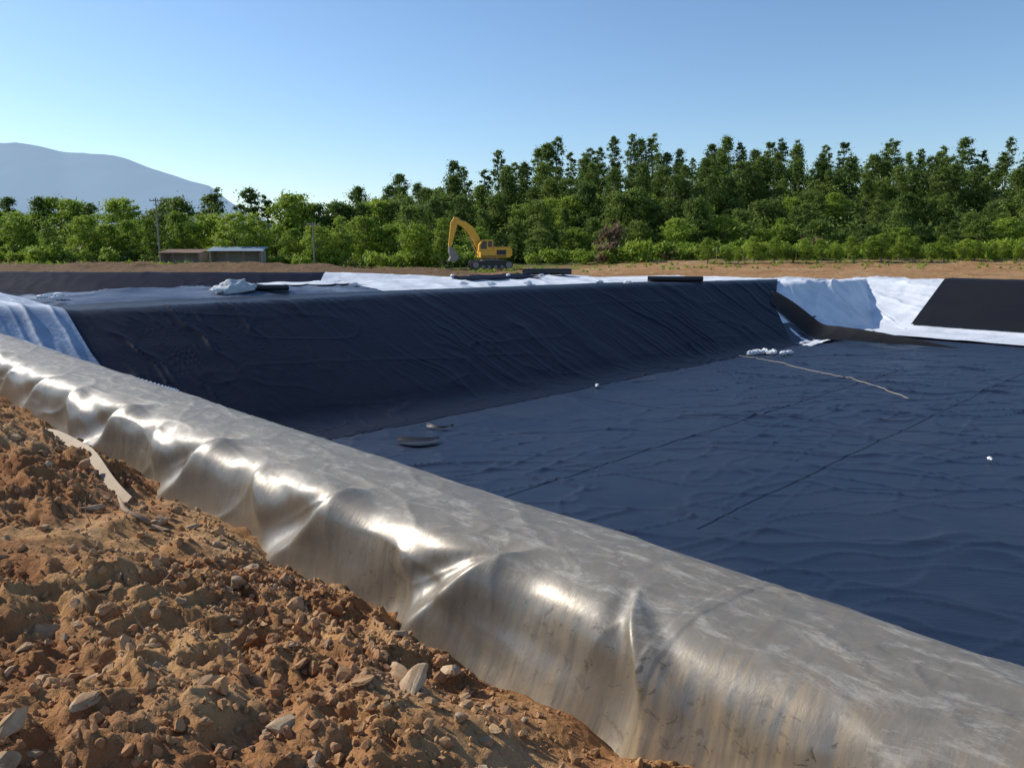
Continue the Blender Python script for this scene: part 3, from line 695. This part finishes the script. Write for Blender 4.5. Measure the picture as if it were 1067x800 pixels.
for x,y in ((-15.3,25.3),(-15.0,25.7),(-14.7,25.1)): bag(x,y,.15,'white sheet',.2)
for x,y in ((-2.3,36.5),(-1.0,37),(-6.8,33.5),(-11.0,29),(.8,38.6),(4.5,40),(5.9,39.8),(-.2,41.5),(-3.0,39.5),(1.6,42.5)): bag(x,y,.19,'the bank top',.15)
def offcut(x,y,l,wd,ang,h,label):
    s=np.linspace(-1,1,40)[:,None];q=np.linspace(-1,1,12)[None,:]
    X=l*s+0*q;Y=wd*q*(1-.5*s**2)+.22*s**2+0*s;Zc=.06+h*sm(q,.3,1)**1.5*(1-.4*s)+.3*h*sm(s,.6,1)+0*s*q
    a_,p_=AP(x+X,y+Y);Zc=Zc+d_floor(a_,p_)+.03
    o=mesh_obj('liner_offcut',grid_mesh('liner_offcut',np.stack([X,Y,Zc],-1),M_roll),None,(x,y,gz1(x,y)),(0,0,ang));tag(o,label,'liner offcut')
offcut(-2.45,19.6,.55,.28,.08,.07,'curled black liner offcut lying on the pit floor')
offcut(-2.1,21.2,.4,.10,-.2,.06,'small curled strip of black liner on the pit floor')
bm=bmesh.new();tube(bm,[(-.42,-.3,.16),(0,-.33,.15),(.42,-.28,.16)],.02,6);o=bmo('plastic_pipe',bm,M_steel,None,(-2.45,19.6,-3.5),(0,0,.1));tag(o,'short pale plastic pipe lying across black offcut','pipe')
M_rope=simple('tan_rope',(.36,.32,.26),.9)
pts=[]
for i in range(80):
    f=i/79;x=10.6+f*2.3+1.0*math.sin(f*2.6);y=35.8-f*9.8+.35*math.sin(f*11);pts.append((x,y,float(hh(x,y)+.03+d_floor(*AP(np.float64(x),np.float64(y))))+.015))
bm=bmesh.new();tube(bm,pts,.012,6);o=bmo('rope',bm,M_rope,None,smooth=True);tag(o,'tan rope snaking across the black pit floor','rope')
M_seam=simple('seam_liner',(.006,.009,.020),.45)
def seam(a0,p0,a1,p1,n=400):
    s=np.linspace(0,1,n)[:,None];q=np.linspace(-.018,.018,3)[None,:]
    A=a0+(a1-a0)*s+q*0+.12*fbm(s*12,s*0,2,77);P=p0+(p1-p0)*s+q*0
    dx,dp=a1-a0,p1-p0;l=math.hypot(dx,dp);A=A-q*dp/l;P=P+q*dx/l
    X,Y=XY(A,P);Z=hh(X,Y)+.03+d_floor(A,P)+.008
    o=mesh_obj('weld_seam',grid_mesh('weld_seam',np.stack([X,Y,Z],-1),M_seam));tag(o,'straight welded seam across the black pit floor liner','seam','weld seams on the pit floor')
seam(11,9.6,11,34);seam(16.2,30,-4,32);seam(17,20,5,21.5);seam(7.2,12,7.2,40)
bm=bmesh.new();tube(bm,[(0,0,0),(.35,.1,.03),(.9,.05,.0)],[.015,.018,.01],7)
a_,p_=5.6,1.9;x_,y_=XY(a_,p_);o=bmo('wooden_stake',bm,M_wood,None,(x_,y_,float(dz(a_,p_))+.06),(0,.05,2.2),True);tag(o,'weathered wooden stake lying in soil near the liner','stake')
for i in range(12):
    a_=R(2,7);p_=R(1,2.4);x_,y_=XY(a_,p_);bm=bmesh.new();l=R(.12,.3);tube(bm,[(0,0,0),(l*.3,.02,l*.5),(l*.5,-.01,l)],[.004,.003,.0015],5)
    o=bmo('twig',bm,M_wood,None,(x_,y_,float(dz(a_,p_))-.01),(R(-.5,.5),R(-.3,.3),R(0,6)));tag(o,'thin dry twig sticking out of loose soil','twig','twigs in the dirt bank')

# ------------------------------------------------------------ light, sky, camera
el=math.radians(33);az=math.radians(-67)
S=Vector((math.sin(az)*math.cos(el),math.cos(az)*math.cos(el),math.sin(el)))
sd=bpy.data.lights.new('sun','SUN');sd.energy=5.0;sd.angle=math.radians(.5);sd.color=(1,.94,.84)
so=bpy.data.objects.new('sun',sd);link(so);so.rotation_euler=S.to_track_quat('Z','Y').to_euler()
wd=bpy.data.worlds.new('World');scene.world=wd;wd.use_nodes=True;nt=wd.node_tree
bg=nt.nodes['Background'];sk=nt.nodes.new('ShaderNodeTexSky');sk.sky_type='NISHITA';sk.sun_disc=False;sk.sun_elevation=el;sk.sun_rotation=az
sk.air_density=1.0;sk.dust_density=.25;sk.ozone_density=4.6;sk.altitude=0
L(nt,sk.outputs[0],bg.inputs[0]);bg.inputs[1].default_value=.15
cd=bpy.data.cameras.new('camera');cd.sensor_width=36;cd.lens=27.2;cd.clip_end=12000;cd.clip_start=.05
co=bpy.data.objects.new('camera',cd);link(co);co.location=(0,0,1.7);co.rotation_euler=(math.radians(90-10.27),0,0);scene.camera=co
